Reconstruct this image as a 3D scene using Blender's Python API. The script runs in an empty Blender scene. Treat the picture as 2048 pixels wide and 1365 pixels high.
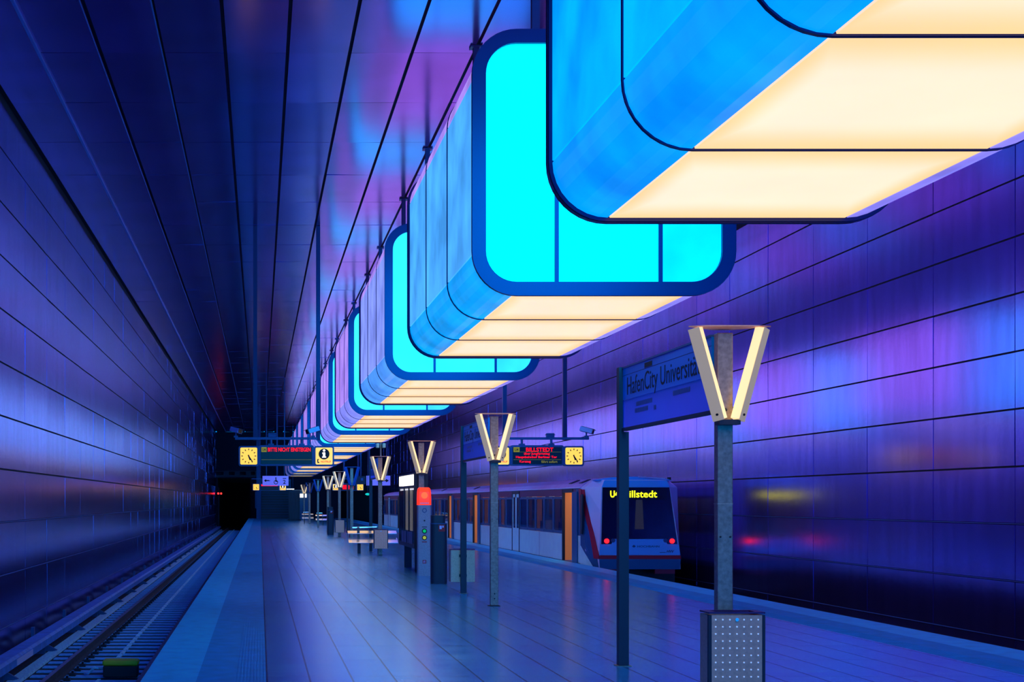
import bpy, bmesh, math, random
from mathutils import Vector, Matrix

random.seed(7)
S = bpy.context.scene
COL = S.collection
PI = math.pi

# ------------------------------------------------------------------ camera, world, exposure
CAM_Z = 1.69
FPX = 2740.0
cam_d = bpy.data.cameras.new('camera')
cam = bpy.data.objects.new('camera', cam_d)
COL.objects.link(cam)
cam.location = (0, 0, CAM_Z)
cam.rotation_euler = (PI / 2, 0, 0)
cam_d.sensor_width = 36.0
cam_d.lens = FPX / 2048 * 36.0
cam_d.shift_x = (1024 - 520) / 2048
cam_d.shift_y = (1003 - 682.5) / 2048
cam_d.clip_start = 0.1
cam_d.clip_end = 400
S.camera = cam

W = bpy.data.worlds.new('world')
S.world = W
W.use_nodes = True
W.node_tree.nodes['Background'].inputs[0].default_value = (0.0, 0.20, 0.62, 1)
W.node_tree.nodes['Background'].inputs[1].default_value = 3.0

S.view_settings.view_transform = 'Standard'
S.view_settings.look = 'None'
S.view_settings.gamma = 1.0
S.view_settings.exposure = 0.2
S.view_settings.use_curve_mapping = False
S.cycles.max_bounces = 6
S.cycles.transparent_max_bounces = 12
S.cycles.caustics_reflective = True

# ------------------------------------------------------------------ materials
MATS = {}

def mat(name, col=(.5, .5, .5), rough=.5, metal=0.0, emit=None, estr=1.0, spec=.5, noise=None, bump=None, island=0.0, alpha=1.0):
    """noise=(scale, amount, stretch) varies the colour; bump=(scale, strength)."""
    m = bpy.data.materials.new(name)
    m.use_nodes = True
    nt = m.node_tree
    b = nt.nodes['Principled BSDF']
    b.inputs['Base Color'].default_value = (*col, 1)
    b.inputs['Roughness'].default_value = rough
    b.inputs['Metallic'].default_value = metal
    b.inputs['Specular IOR Level'].default_value = spec
    b.inputs['Alpha'].default_value = alpha
    tc = nt.nodes.new('ShaderNodeTexCoord')
    if emit:
        b.inputs['Emission Color'].default_value = (*emit, 1)
        b.inputs['Emission Strength'].default_value = estr
    src = None
    if noise:
        mp = nt.nodes.new('ShaderNodeMapping')
        mp.inputs['Scale'].default_value = noise[2] if len(noise) > 2 else (1, 1, 1)
        nt.links.new(tc.outputs['Object'], mp.inputs[0])
        n = nt.nodes.new('ShaderNodeTexNoise')
        n.inputs['Scale'].default_value = noise[0]
        n.inputs['Detail'].default_value = 5
        nt.links.new(mp.outputs[0], n.inputs[0])
        mr = nt.nodes.new('ShaderNodeMapRange')
        mr.inputs[1].default_value = .3
        mr.inputs[2].default_value = .7
        mr.inputs[3].default_value = 1 - noise[1]
        mr.inputs[4].default_value = 1 + noise[1]
        nt.links.new(n.outputs[0], mr.inputs[0])
        src = mr.outputs[0]
    if island:
        g = nt.nodes.new('ShaderNodeNewGeometry')
        mr2 = nt.nodes.new('ShaderNodeMapRange')
        mr2.inputs[3].default_value = 1 - island
        mr2.inputs[4].default_value = 1 + island
        nt.links.new(g.outputs['Random Per Island'], mr2.inputs[0])
        if src:
            mu = nt.nodes.new('ShaderNodeMath')
            mu.operation = 'MULTIPLY'
            nt.links.new(src, mu.inputs[0])
            nt.links.new(mr2.outputs[0], mu.inputs[1])
            src = mu.outputs[0]
        else:
            src = mr2.outputs[0]
    if src:
        vm = nt.nodes.new('ShaderNodeVectorMath')
        vm.operation = 'SCALE'
        vm.inputs[0].default_value = col
        nt.links.new(src, vm.inputs['Scale'])
        nt.links.new(vm.outputs[0], b.inputs['Base Color'])
    if bump:
        n2 = nt.nodes.new('ShaderNodeTexNoise')
        n2.inputs['Scale'].default_value = bump[0]
        n2.inputs['Detail'].default_value = 4
        nt.links.new(tc.outputs['Object'], n2.inputs[0])
        bp = nt.nodes.new('ShaderNodeBump')
        bp.inputs['Strength'].default_value = bump[1]
        bp.inputs['Distance'].default_value = .01
        nt.links.new(n2.outputs[0], bp.inputs['Height'])
        nt.links.new(bp.outputs[0], b.inputs['Normal'])
    MATS[name] = m
    return m

def emission_mat(name, strength, vary=.2, scale=1.5, use_obj_color=True, col=(1, 1, 1), gloss=.25, edge=None):
    """A lit diffuser: its glow follows the object colour (which lamp it is) and a soft mottling of the tubes behind it."""
    m = bpy.data.materials.new(name)
    m.use_nodes = True
    nt = m.node_tree
    b = nt.nodes['Principled BSDF']
    b.inputs['Base Color'].default_value = (.08, .1, .25, 1)
    b.inputs['Roughness'].default_value = gloss
    tc = nt.nodes.new('ShaderNodeTexCoord')
    n = nt.nodes.new('ShaderNodeTexNoise')
    n.inputs['Scale'].default_value = scale
    n.inputs['Detail'].default_value = 3
    nt.links.new(tc.outputs['Object'], n.inputs[0])
    mr = nt.nodes.new('ShaderNodeMapRange')
    mr.inputs[1].default_value = .32
    mr.inputs[2].default_value = .68
    mr.inputs[3].default_value = 1 - vary
    mr.inputs[4].default_value = 1 + vary
    nt.links.new(n.outputs[0], mr.inputs[0])
    vm = nt.nodes.new('ShaderNodeVectorMath')
    vm.operation = 'SCALE'
    if use_obj_color:
        oi = nt.nodes.new('ShaderNodeObjectInfo')
        nt.links.new(oi.outputs['Color'], vm.inputs[0])
    else:
        vm.inputs[0].default_value = col
    nt.links.new(mr.outputs[0], vm.inputs['Scale'])
    out = vm.outputs[0]
    if edge:                       # the tubes sit in the middle of the tray: the rim of the diffuser glows warmer
        sx = nt.nodes.new('ShaderNodeSeparateXYZ')
        nt.links.new(tc.outputs['Generated'], sx.inputs[0])
        parts = []
        for ax, k in ((0, .12), (1, .3)):
            a1 = nt.nodes.new('ShaderNodeMath'); a1.operation = 'SUBTRACT'; a1.inputs[1].default_value = .5
            nt.links.new(sx.outputs[ax], a1.inputs[0])
            a2 = nt.nodes.new('ShaderNodeMath'); a2.operation = 'ABSOLUTE'
            nt.links.new(a1.outputs[0], a2.inputs[0])
            a3 = nt.nodes.new('ShaderNodeMapRange')
            a3.interpolation_type = 'SMOOTHSTEP'
            a3.inputs[1].default_value = .5 - k
            a3.inputs[2].default_value = .5
            nt.links.new(a2.outputs[0], a3.inputs[0])
            parts.append(a3.outputs[0])
        mx = nt.nodes.new('ShaderNodeMath'); mx.operation = 'MAXIMUM'
        nt.links.new(parts[0], mx.inputs[0]); nt.links.new(parts[1], mx.inputs[1])
        mm = nt.nodes.new('ShaderNodeMix'); mm.data_type = 'RGBA'; mm.blend_type = 'MIX'
        mul = nt.nodes.new('ShaderNodeVectorMath'); mul.operation = 'MULTIPLY'
        nt.links.new(out, mul.inputs[0]); mul.inputs[1].default_value = edge
        nt.links.new(mx.outputs[0], mm.inputs[0])
        nt.links.new(out, mm.inputs[6]); nt.links.new(mul.outputs[0], mm.inputs[7])
        out = mm.outputs[2]
    nt.links.new(out, b.inputs['Emission Color'])
    b.inputs['Emission Strength'].default_value = strength
    MATS[name] = m
    return m

mat('wall_metal', (.33, .25, .76), .18, .95, island=.08, noise=(1.2, .12, (1, 3, .5)), bump=(9, .06))
mat('ceiling_metal', (.24, .10, .42), .17, .92, island=.10, noise=(.8, .15), bump=(2.0, .05))
mat('gap_dark', (.004, .006, .02), .8)
mat('panel_trim', (.10, .22, .60), .4, .3)
mat('concrete_dark', (.012, .02, .045), .9, bump=(20, .3))
mat('ballast', (.004, .014, .04), .95, noise=(22, .8), bump=(30, 1))
mat('sleeper_concrete', (.16, .50, .90), .8, noise=(14, .15))
mat('rail_steel', (.10, .16, .28), .4, .7, noise=(9, .3))
mat('rail_rust', (.05, .05, .075), .7, .2, noise=(9, .3))
mat('cover_grey', (.06, .24, .68), .55, noise=(6, .2))
mat('clip_dark', (.012, .015, .03), .6)
mat('cable_white', (.45, .80, 1.0), .6, noise=(20, .4))
mat('label_white', (.6, .6, .95), .5)
mat('yellow_paint', (.62, .52, .02), .5)
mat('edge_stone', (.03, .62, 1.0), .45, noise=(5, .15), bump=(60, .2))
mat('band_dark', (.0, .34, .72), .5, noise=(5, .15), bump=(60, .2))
mat('steel', (.36, .25, .20), .42, .6, noise=(30, .25))
mat('steel_dark', (.035, .045, .07), .5, .4)
mat('steel_warm', (1.0, .48, .33), .45, .4, noise=(40, .12))
mat('housing_beige', (.50, .44, .34), .5, .3, noise=(60, .1))
mat('lamp_housing', (.50, .44, .34), .5, emit=(.27, .22, .14), estr=.75)
mat('housing_blue', (.02, .12, .5), .5, .2)
mat('frame_blue', (.05, .010, .10), .35, .4)
mat('frame_rim', (.015, .018, .12), .4, .5)
mat('hanger_dark', (.02, .03, .12), .5, .3)
mat('screen_black', (.003, .004, .005), .25)
mat('board_blue', (.02, .09, .26), .5)
mat('ink_black', (.004, .004, .012), .6)
mat('sign_lilac', (.30, .26, .85), .5, emit=(.22, .2, .8), estr=.35)
mat('red_paint', (.45, .01, .02), .4)
mat('red_dull', (.20, .01, .05), .5)
mat('column_grey', (.36, .40, .50), .5, .3, noise=(60, .15))
mat('white_paint', (.62, .60, .95), .3, noise=(4, .06))
mat('train_white', (.60, .95, 1.0), .3, noise=(3, .06))
mat('train_roof', (.65, .50, .95), .35, noise=(3, .1))
mat('train_nose', (.85, .72, 1.0), .3)
mat('train_front', (.10, .50, 1.0), .35)
mat('train_red', (.50, .005, .03), .4)
mat('train_band', (.16, .01, .10), .4)
mat('train_dark', (.006, .012, .03), .4)
mat('train_blue', (.012, .10, .28), .35)
mat('windscreen', (.002, .004, .018), .12)
mat('wood_orange', (.75, .24, .06), .5, emit=(.75, .20, .06), estr=.20)  # faint emission paints the warm cabin light onto the wood
mat('seat_blue', (.03, .08, .35), .6)
mat('seat_brown', (.30, .14, .08), .6)
mat('stud', (.8, .95, 1), .2, .4, emit=(.5, .7, .8), estr=.35)  # studs are no lamps; their emission stands in for bright glints
mat('bench_steel', (.80, .82, .88), .16, .95)
mat('cctv_white', (.35, .38, .75), .5)

emission_mat('glow_side', 1.0, .26, 1.3)
emission_mat('glow_end', 1.0, .24, .9)
emission_mat('glow_bottom', 1.0, .03, .8, edge=(1.0, .80, .46))
mat('cream_light', (.5, .4, .3), .5, emit=(.92, .68, .33), estr=1.0)
mat('cream_bright', (.9, .8, .7), .5, emit=(1.0, .88, .75), estr=1.6)
mat('clock_yellow', (.3, .2, .02), .6, emit=(1.0, .62, .09), estr=1.0)
mat('info_yellow', (.3, .2, .04), .6, emit=(1.0, .64, .14), estr=1.0)
mat('led_red', (.5, 0, 0), .5, emit=(1.0, .0, .01), estr=1.3)
mat('led_olive', (.2, .2, 0), .5, emit=(.28, .24, .02), estr=.6)
mat('led_yellow', (.8, .9, 0), .5, emit=(.95, 1.0, .01), estr=2.0)
mat('tail_red', (.5, 0, 0), .3, emit=(1.0, .004, .006), estr=6.0)
mat('signal_red', (.8, 0, 0), .3, emit=(1.0, .02, .01), estr=4.0)
mat('lamp_red', (.8, .02, .0), .3, emit=(1.0, .03, .01), estr=1.2)
mat('lamp_red_core', (.8, .1, .0), .3, emit=(1.0, .10, .02), estr=1.3)
mat('green_button', (0, .4, .1), .3, emit=(0, .5, .12), estr=.6)
mat('green_light', (0, .5, .4), .3, emit=(0, .6, .4), estr=.8)
mat('olive_button', (.4, .4, 0), .3, emit=(.4, .45, .05), estr=.6)
mat('train_lamp', (1, .8, .6), .3, emit=(1.0, .72, .45), estr=4.5)
mat('teal_glow', (.1, .6, .6), .3, emit=(.1, .65, .62), estr=.8)

def glass(name, tint, opacity, rough=.05, body=(0, .05, .2)):
    m = bpy.data.materials.new(name)
    m.use_nodes = True
    nt = m.node_tree
    nt.nodes.remove(nt.nodes['Principled BSDF'])
    out = nt.nodes['Material Output']
    t = nt.nodes.new('ShaderNodeBsdfTransparent')
    t.inputs[0].default_value = (*tint, 1)
    p = nt.nodes.new('ShaderNodeBsdfPrincipled')
    p.inputs['Base Color'].default_value = (*body, 1)
    p.inputs['Roughness'].default_value = rough
    mx = nt.nodes.new('ShaderNodeMixShader')
    mx.inputs[0].default_value = opacity
    nt.links.new(t.outputs[0], mx.inputs[1])
    nt.links.new(p.outputs[0], mx.inputs[2])
    nt.links.new(mx.outputs[0], out.inputs[0])
    MATS[name] = m

glass('glass_train', (.55, .65, .9), .42, .05, (.01, .05, .2))
glass('glass_sign', (.2, .5, .9), .70, .3, (.0, .36, 1.0))
glass('glass_frost', (.5, .6, 1), .50, .5, (.05, .28, .95))
glass('glass_case', (.8, .85, .95), .25, .08, (.02, .1, .3))

# floor: glossy stone slabs, 0.4 m lanes along the platform, joints across
def floor_mat():
    m = bpy.data.materials.new('platform_stone')
    m.use_nodes = True
    nt = m.node_tree
    b = nt.nodes['Principled BSDF']
    tc = nt.nodes.new('ShaderNodeTexCoord')
    sx = nt.nodes.new('ShaderNodeSeparateXYZ')
    nt.links.new(tc.outputs['Object'], sx.inputs[0])

    def mth(op, a, bb=None, c=None):
        n = nt.nodes.new('ShaderNodeMath')
        n.operation = op
        for i, v in enumerate((a, bb, c)):
            if v is None:
                continue
            if isinstance(v, (int, float)):
                n.inputs[i].default_value = v
            else:
                nt.links.new(v, n.inputs[i])
        return n.outputs[0]

    def line(coord, off, period, half):
        u = mth('DIVIDE', mth('SUBTRACT', coord, off), period)
        f = mth('FRACT', u)
        d = mth('MULTIPLY', mth('MINIMUM', f, mth('SUBTRACT', 1.0, f)), period)
        return mth('LESS_THAN', d, half), mth('FLOOR', u)
    lx, ix = line(sx.outputs[0], .066, .405, .009)
    ly, iy = line(sx.outputs[1], 13.2, 1.4, .014)
    lj, _ = line(sx.outputs[1], 23.0, 10.45, .03)
    joint = mth('MAXIMUM', mth('MAXIMUM', lx, mth('MULTIPLY', ly, .5)), lj)
    cb = nt.nodes.new('ShaderNodeCombineXYZ')
    nt.links.new(ix, cb.inputs[0]); nt.links.new(iy, cb.inputs[1])
    wn = nt.nodes.new('ShaderNodeTexWhiteNoise')
    nt.links.new(cb.outputs[0], wn.inputs[0])
    mp = nt.nodes.new('ShaderNodeMapping')
    mp.inputs['Scale'].default_value = (1, 4, 1)
    nt.links.new(tc.outputs['Object'], mp.inputs[0])
    n1 = nt.nodes.new('ShaderNodeTexNoise'); n1.inputs['Scale'].default_value = 1.2; n1.inputs['Detail'].default_value = 8
    nt.links.new(mp.outputs[0], n1.inputs[0])
    n2 = nt.nodes.new('ShaderNodeTexNoise'); n2.inputs['Scale'].default_value = 55; n2.inputs['Detail'].default_value = 2
    nt.links.new(tc.outputs['Object'], n2.inputs[0])
    k = mth('ADD', mth('MULTIPLY', n1.outputs[0], .7), mth('MULTIPLY', n2.outputs[0], .5))
    k = mth('ADD', k, mth('MULTIPLY', wn.outputs[0], .22))
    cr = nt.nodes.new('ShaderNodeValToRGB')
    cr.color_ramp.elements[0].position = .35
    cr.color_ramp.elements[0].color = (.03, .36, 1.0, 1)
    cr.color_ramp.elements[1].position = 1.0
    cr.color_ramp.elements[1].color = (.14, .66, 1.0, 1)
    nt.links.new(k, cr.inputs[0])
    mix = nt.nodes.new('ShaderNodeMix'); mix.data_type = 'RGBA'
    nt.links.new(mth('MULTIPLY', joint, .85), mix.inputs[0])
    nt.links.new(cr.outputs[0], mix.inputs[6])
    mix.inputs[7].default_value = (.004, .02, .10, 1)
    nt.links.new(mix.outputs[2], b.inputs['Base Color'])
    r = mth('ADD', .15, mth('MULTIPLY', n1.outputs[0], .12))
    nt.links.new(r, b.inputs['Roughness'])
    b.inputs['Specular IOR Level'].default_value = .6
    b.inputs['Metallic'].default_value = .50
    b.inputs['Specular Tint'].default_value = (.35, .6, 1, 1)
    bp = nt.nodes.new('ShaderNodeBump')
    bp.inputs['Strength'].default_value = .10
    bp.inputs['Distance'].default_value = .01
    nt.links.new(mth('SUBTRACT', n2.outputs[0], joint), bp.inputs['Height'])
    nt.links.new(bp.outputs[0], b.inputs['Normal'])
    MATS['platform_stone'] = m
floor_mat()

# ------------------------------------------------------------------ mesh helpers
class MB:
    def __init__(self):
        self.bm = bmesh.new()

    def poly(self, pts):
        try:
            self.bm.faces.new([self.bm.verts.new(p) for p in pts])
        except ValueError:
            pass
        return self

    def box(self, x0, x1, y0, y1, z0, z1, mtx=None):
        c = [(x0, y0, z0), (x1, y0, z0), (x1, y1, z0), (x0, y1, z0), (x0, y0, z1), (x1, y0, z1), (x1, y1, z1), (x0, y1, z1)]
        if mtx:
            c = [mtx @ Vector(p) for p in c]
        v = [self.bm.verts.new(p) for p in c]
        for f in ((0, 3, 2, 1), (4, 5, 6, 7), (0, 1, 5, 4), (1, 2, 6, 5), (2, 3, 7, 6), (3, 0, 4, 7)):
            self.bm.faces.new([v[i] for i in f])
        return self

    def tube(self, p0, p1, r0, r1=None, n=12, cap=True):
        r1 = r0 if r1 is None else r1
        p0, p1 = Vector(p0), Vector(p1)
        d = (p1 - p0).normalized()
        a = d.orthogonal().normalized()
        b = d.cross(a)
        ra, rb = [], []
        for i in range(n):
            t = 2 * PI * i / n
            o = a * math.cos(t) + b * math.sin(t)
            ra.append(self.bm.verts.new(p0 + o * r0))
            rb.append(self.bm.verts.new(p1 + o * r1))
        for i in range(n):
            j = (i + 1) % n
            self.bm.faces.new((ra[i], ra[j], rb[j], rb[i]))
        if cap:
            self.bm.faces.new(ra[::-1])
            self.bm.faces.new(rb)
        return self

    def path(self, pts, r, n=8):
        for a, b in zip(pts, pts[1:]):
            self.tube(a, b, r, n=n)
        return self

    def prism(self, poly, ax, a, b):
        """poly: 2D outline extruded along axis ax ('x','y','z') from a to b."""
        def P(u, v, w):
            return {'x': (w, u, v), 'y': (u, w, v), 'z': (u, v, w)}[ax]
        va = [self.bm.verts.new(P(u, v, a)) for u, v in poly]
        vb = [self.bm.verts.new(P(u, v, b)) for u, v in poly]
        n = len(poly)
        for i in range(n):
            j = (i + 1) % n
            self.bm.faces.new((va[i], va[j], vb[j], vb[i]))
        self.bm.faces.new(va[::-1])
        self.bm.faces.new(vb)
        return self

    def loft(self, rings, cap=True):
        vs = [[self.bm.verts.new(p) for p in r] for r in rings]
        n = len(rings[0])
        for A, B in zip(vs, vs[1:]):
            for i in range(n):
                j = (i + 1) % n
                self.bm.faces.new((A[i], A[j], B[j], B[i]))
        if cap:
            self.bm.faces.new(vs[0][::-1])
            self.bm.faces.new(vs[-1])
        return self

    def build(self, name, m, parent=None, bevel=0.0, smooth=False, loc=None, color=None):
        bmesh.ops.recalc_face_normals(self.bm, faces=self.bm.faces)
        if bevel:
            bmesh.ops.bevel(self.bm, geom=list(self.bm.edges), offset=bevel, segments=2, affect='EDGES', profile=.5, clamp_overlap=True)
        me = bpy.data.meshes.new(name)
        self.bm.to_mesh(me)
        self.bm.free()
        if smooth:
            for p in me.polygons:
                p.use_smooth = True
        me.materials.append(MATS[m])
        o = bpy.data.objects.new(name, me)
        COL.objects.link(o)
        if parent:
            o.parent = parent
        if loc:
            o.location = loc
        if color:
            o.color = color
        return o

def rr(x0, x1, z0, z1, r, n=7):
    """rounded rectangle outline"""
    pts = []
    for cx, cz, a0 in ((x1 - r, z0 + r, -PI / 2), (x1 - r, z1 - r, 0), (x0 + r, z1 - r, PI / 2), (x0 + r, z0 + r, PI)):
        for i in range(n + 1):
            a = a0 + PI / 2 * i / n
            pts.append((cx + r * math.cos(a), cz + r * math.sin(a)))
    return pts

def ringmesh(mb, outer, inner, y0, y1):
    bm = mb.bm
    n = len(outer)
    A = [bm.verts.new((x, y0, z)) for x, z in outer]
    B = [bm.verts.new((x, y0, z)) for x, z in inner]
    C = [bm.verts.new((x, y1, z)) for x, z in outer]
    D = [bm.verts.new((x, y1, z)) for x, z in inner]
    for i in range(n):
        j = (i + 1) % n
        bm.faces.new((A[i], A[j], B[j], B[i]))
        bm.faces.new((C[i], D[i], D[j], C[j]))
        bm.faces.new((A[i], C[i], C[j], A[j]))
        bm.faces.new((B[i], B[j], D[j], D[i]))
    return mb

def tag(o, label=None, cat=None, group=None, kind=None):
    if label: o['label'] = label
    if cat: o['category'] = cat
    if group: o['group'] = group
    if kind: o['kind'] = kind
    return o

def thing(name, label, cat, loc=(0, 0, 0), group=None, rz=0):
    o = bpy.data.objects.new(name, None)
    o.empty_display_size = .2
    COL.objects.link(o)
    o.location = loc
    o.rotation_euler = (0, 0, rz)
    return tag(o, label, cat, group)

def copy_tree(o, parent=None, loc=None):
    c = o.copy()
    COL.objects.link(c)
    if parent: c.parent = parent
    if loc: c.location = loc
    for ch in list(o.children):
        copy_tree(ch, c)
    return c

def struct(o):
    o['kind'] = 'structure'
    return o

def text(name, s, m, w, h, pos, parent=None, face='-y', bold=0.0, depth=.002, shear=0.0, align='l'):
    """lettering as a mesh fitted to w x h metres; pos = lower left (as read) corner"""
    cu = bpy.data.curves.new(name, 'FONT')
    cu.body = s
    cu.size = 1
    cu.offset = bold
    cu.shear = shear
    cu.extrude = 0
    cu.resolution_u = 3
    ob = bpy.data.objects.new(name + '_tmp', cu)
    COL.objects.link(ob)
    dg = bpy.context.evaluated_depsgraph_get()
    me = bpy.data.meshes.new_from_object(ob.evaluated_get(dg))
    bpy.data.objects.remove(ob)
    me.name = name
    xs = [v.co.x for v in me.vertices]; ys = [v.co.y for v in me.vertices]
    x0, x1, y0, y1 = min(xs), max(xs), min(ys), max(ys)
    sx = w / (x1 - x0)
    sy = h / (y1 - y0) if h else sx
    for v in me.vertices:
        u = (v.co.x - x0) * sx
        t = (v.co.y - y0) * sy
        if face == '-y':
            v.co = (pos[0] + u, pos[1], pos[2] + t)
        elif face == '-x':
            v.co = (pos[0], pos[1] - u, pos[2] + t)
    me.materials.clear()
    me.materials.append(MATS[m])
    o = bpy.data.objects.new(name, me)
    COL.objects.link(o)
    if parent: o.parent = parent
    if depth:
        so = o.modifiers.new('t', 'SOLIDIFY')
        so.thickness = depth
        so.offset = 0
    return o

# ------------------------------------------------------------------ the hall
XL, XR = -4.40, 11.90
ZC = 8.56
Y0, Y1 = -8.0, 136.0
PXL, PXR = -1.12, 8.62
ZB = -1.16           # trackbed

# walls: metal panels on a dark backing
def wall_side(name, x, sgn, yoff):
    mb = MB()
    rows = [-.48 + .905 * i for i in range(-1, 11)]
    k0 = math.floor((Y0 - yoff) / 2.62)
    y = yoff + k0 * 2.62
    while y < Y1:
        ya, yb = max(y, Y0) + .010, min(y + 2.62, Y1) - .010
        if yb > ya:
            for z in rows:
                z0 = max(z, ZB) + .014
                z1 = min(z + .905, ZC - .10) - .014
                if z1 <= z0:
                    continue
                d = random.uniform(-.0045, .0045)
                e = random.uniform(-.0045, .0045)
                c = .002
                # face plate slightly tilted, chamfered edges
                fx = x - sgn * .018
                v = [(fx + d, ya + c, z0 + c), (fx - d, yb - c, z0 + c), (fx - d + e, yb - c, z1 - c), (fx + d + e, ya + c, z1 - c)]
                bk = [(x, ya, z0), (x, yb, z0), (x, yb, z1), (x, ya, z1)]
                V = [mb.bm.verts.new(p) for p in v]
                B = [mb.bm.verts.new(p) for p in bk]
                mb.bm.faces.new(V)
                for i in range(4):
                    j = (i + 1) % 4
                    mb.bm.faces.new((V[i], B[i], B[j], V[j]))
        y += 2.62
    o = mb.build(name, 'wall_metal')
    struct(o)
    b = MB().box(min(x + sgn * .001, x + sgn * .3), max(x + sgn * .001, x + sgn * .3), Y0, Y1, ZB - .1, ZC + .2).build('backing', 'gap_dark', o)
    tr = MB()
    for z in rows[1:4]:      # thin projecting ledges of the lower rows
        tr.box(min(x - sgn * .034, x - sgn * .001), max(x - sgn * .034, x - sgn * .001), Y0, Y1, z - .004, z + .006)
    tr.build('ledge', 'panel_trim', o)
    return o

wall_side('wall_left', XL, -1, 25.55)
wall_side('wall_right', XR, 1, 21.56)

# ceiling panels
mb = MB()
xs = [-.53 + .9525 * i for i in range(-3, 15)]
xs = [XL + .10] + [x for x in xs if XL + .6 < x < XR - .3] + [XR - .10]
y = 20.98 - 2.62 * 11
while y < Y1:
    for a, b_ in zip(xs, xs[1:]):
        c = .010
        dz = random.uniform(-.004, .004)
        ez = random.uniform(-.005, .005)
        x0, x1, ya, yb = a + .017, b_ - .017, max(y, Y0) + .006, min(y + 2.62, Y1) - .006
        if yb <= ya:
            continue
        v = [(x0 + c, ya, ZC + dz), (x1 - c, ya, ZC - dz), (x1 - c, yb, ZC - dz + ez), (x0 + c, yb, ZC + dz + ez)]
        bk = [(x0, ya, ZC + .06), (x1, ya, ZC + .06), (x1, yb, ZC + .06), (x0, yb, ZC + .06)]
        V = [mb.bm.verts.new(p) for p in v]
        B = [mb.bm.verts.new(p) for p in bk]
        mb.bm.faces.new(V[::-1])
        for i in range(4):
            j = (i + 1) % 4
            mb.bm.faces.new((V[i], V[j], B[j], B[i]))
    y += 2.62
ceil = struct(mb.build('ceiling', 'ceiling_metal'))
MB().box(XL - .2, XR + .2, Y0, Y1, ZC + .061, ZC + .3).build('backing', 'gap_dark', ceil)
# bright edge profile running along the ceiling near the left wall
mb = MB()
mb.box(-3.40, -3.36, Y0, Y1, ZC - .05, ZC + .02)
struct(mb.build('trim_1', 'panel_trim'))
mb = MB()
for x in (-2.47, -1.495):
    mb.box(x - .012, x + .003, Y0, Y1, ZC - .012, ZC + .03)
struct(mb.build('trim_2', 'panel_trim'))

# platform
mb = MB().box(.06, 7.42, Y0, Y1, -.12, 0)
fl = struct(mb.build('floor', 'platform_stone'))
struct(MB().box(PXL, -.60, Y0, Y1, -.12, 0).build('trim_3', 'edge_stone'))
struct(MB().box(8.09, PXR, Y0, Y1, -.12, 0).build('trim_4', 'edge_stone'))
struct(MB().box(-.60, -.23, Y0, Y1, -.12, 0).build('trim_5', 'band_dark'))
struct(MB().box(7.72, 8.09, Y0, Y1, -.12, 0).build('trim_6', 'band_dark'))
def tactile(x0, x1):
    mb = MB()
    mb.box(x0, x1, Y0, Y1, -.12, -.004)
    n = 9
    w = (x1 - x0) / n
    for i in range(n):
        a = x0 + i * w
        mb.box(a + w * .2, a + w * .75, Y0, Y1, -.005, .001)
    return mb
struct(tactile(-.23, .06).build('trim_7', 'band_dark'))
struct(tactile(7.42, 7.72).build('trim_8', 'band_dark'))
mb = MB().box(PXL + .08, PXR - .08, Y0, Y1, ZB, -.121)
struct(mb.build('platform_core', 'concrete_dark'))
struct(MB().box(XL, PXL + .08, Y0, 170, ZB - .2, ZB + .05).build('trackbed_left', 'ballast'))
struct(MB().box(PXR - .08, XR, Y0, 170, ZB - .2, ZB).build('trackbed_right', 'ballast'))

# end wall with two tunnel mouths
mb = MB()
mb.box(XL, -4.2, Y1, Y1 + 1, ZB, ZC)
mb.box(-4.2, -.95, Y1, Y1 + 1, 3.95, ZC)
mb.box(-.95, 8.0, Y1, Y1 + 1, ZB, ZC)
mb.box(8.0, 11.3, Y1, Y1 + 1, 3.0, ZC)
mb.box(11.3, XR, Y1, Y1 + 1, ZB, ZC)
struct(mb.build('wall_end', 'concrete_dark'))
mb = MB()
for a, b_, t in ((-4.2, -.95, 3.95), (8.0, 11.3, 3.0)):
    mb.box(a - .2, a, Y1 + .99, 170, ZB, t + .2)
    mb.box(b_, b_ + .2, Y1 + .99, 170, ZB, t + .2)
    mb.box(a, b_, Y1 + .99, 170, t, t + .2)
    mb.box(a - .2, b_ + .2, 170, 170.3, ZB, t + .2)
struct(mb.build('tunnel_tubes', 'concrete_dark'))
# grey portal beam with cable boxes over the left tunnel mouth
mb = MB().box(XL + .06, 0.1, Y1 - .6, Y1 - .1, 4.05, 4.28).box(XL + .06, 0.1, Y1 - .6, Y1 - .1, 4.62, 4.70)
for x in (-3.6, -2.5, -1.4, -.5):
    mb.box(x, x + .5, Y1 - .6, Y1 - .1, 4.28, 4.62)
struct(mb.build('portal_beam', 'steel_dark'))

# ------------------------------------------------------------------ container lamps
LX0, LX1 = 2.34, 5.14
LZ0, LZ1 = CAM_Z + 2.27, CAM_Z + 5.10
LR = .45
SEG = 6.5 / 3
cx = (LX0 + LX1) / 2
hw, H = (LX1 - LX0) / 2, LZ1 - LZ0

def panel_pts(kind):
    """outer outline of one cladding piece of the lamp cross-section in local x,z (origin: bottom centre)"""
    r = LR
    n = 8
    if kind == 'left': return [(-hw, H - r), (-hw, r)]
    if kind == 'right': return [(hw, r), (hw, H - r)]
    if kind == 'bottom': return [(-hw + r, 0), (hw - r, 0)]
    if kind == 'top': return [(hw - r, H), (-hw + r, H)]
    c, a0 = {'bl': ((-hw + r, r), PI), 'br': ((hw - r, r), 1.5 * PI), 'tr': ((hw - r, H - r), 0), 'tl': ((-hw + r, H - r), .5 * PI)}[kind]
    return [(c[0] + r * math.cos(a0 + PI / 2 * i / n), c[1] + r * math.sin(a0 + PI / 2 * i / n)) for i in range(n + 1)]

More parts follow.
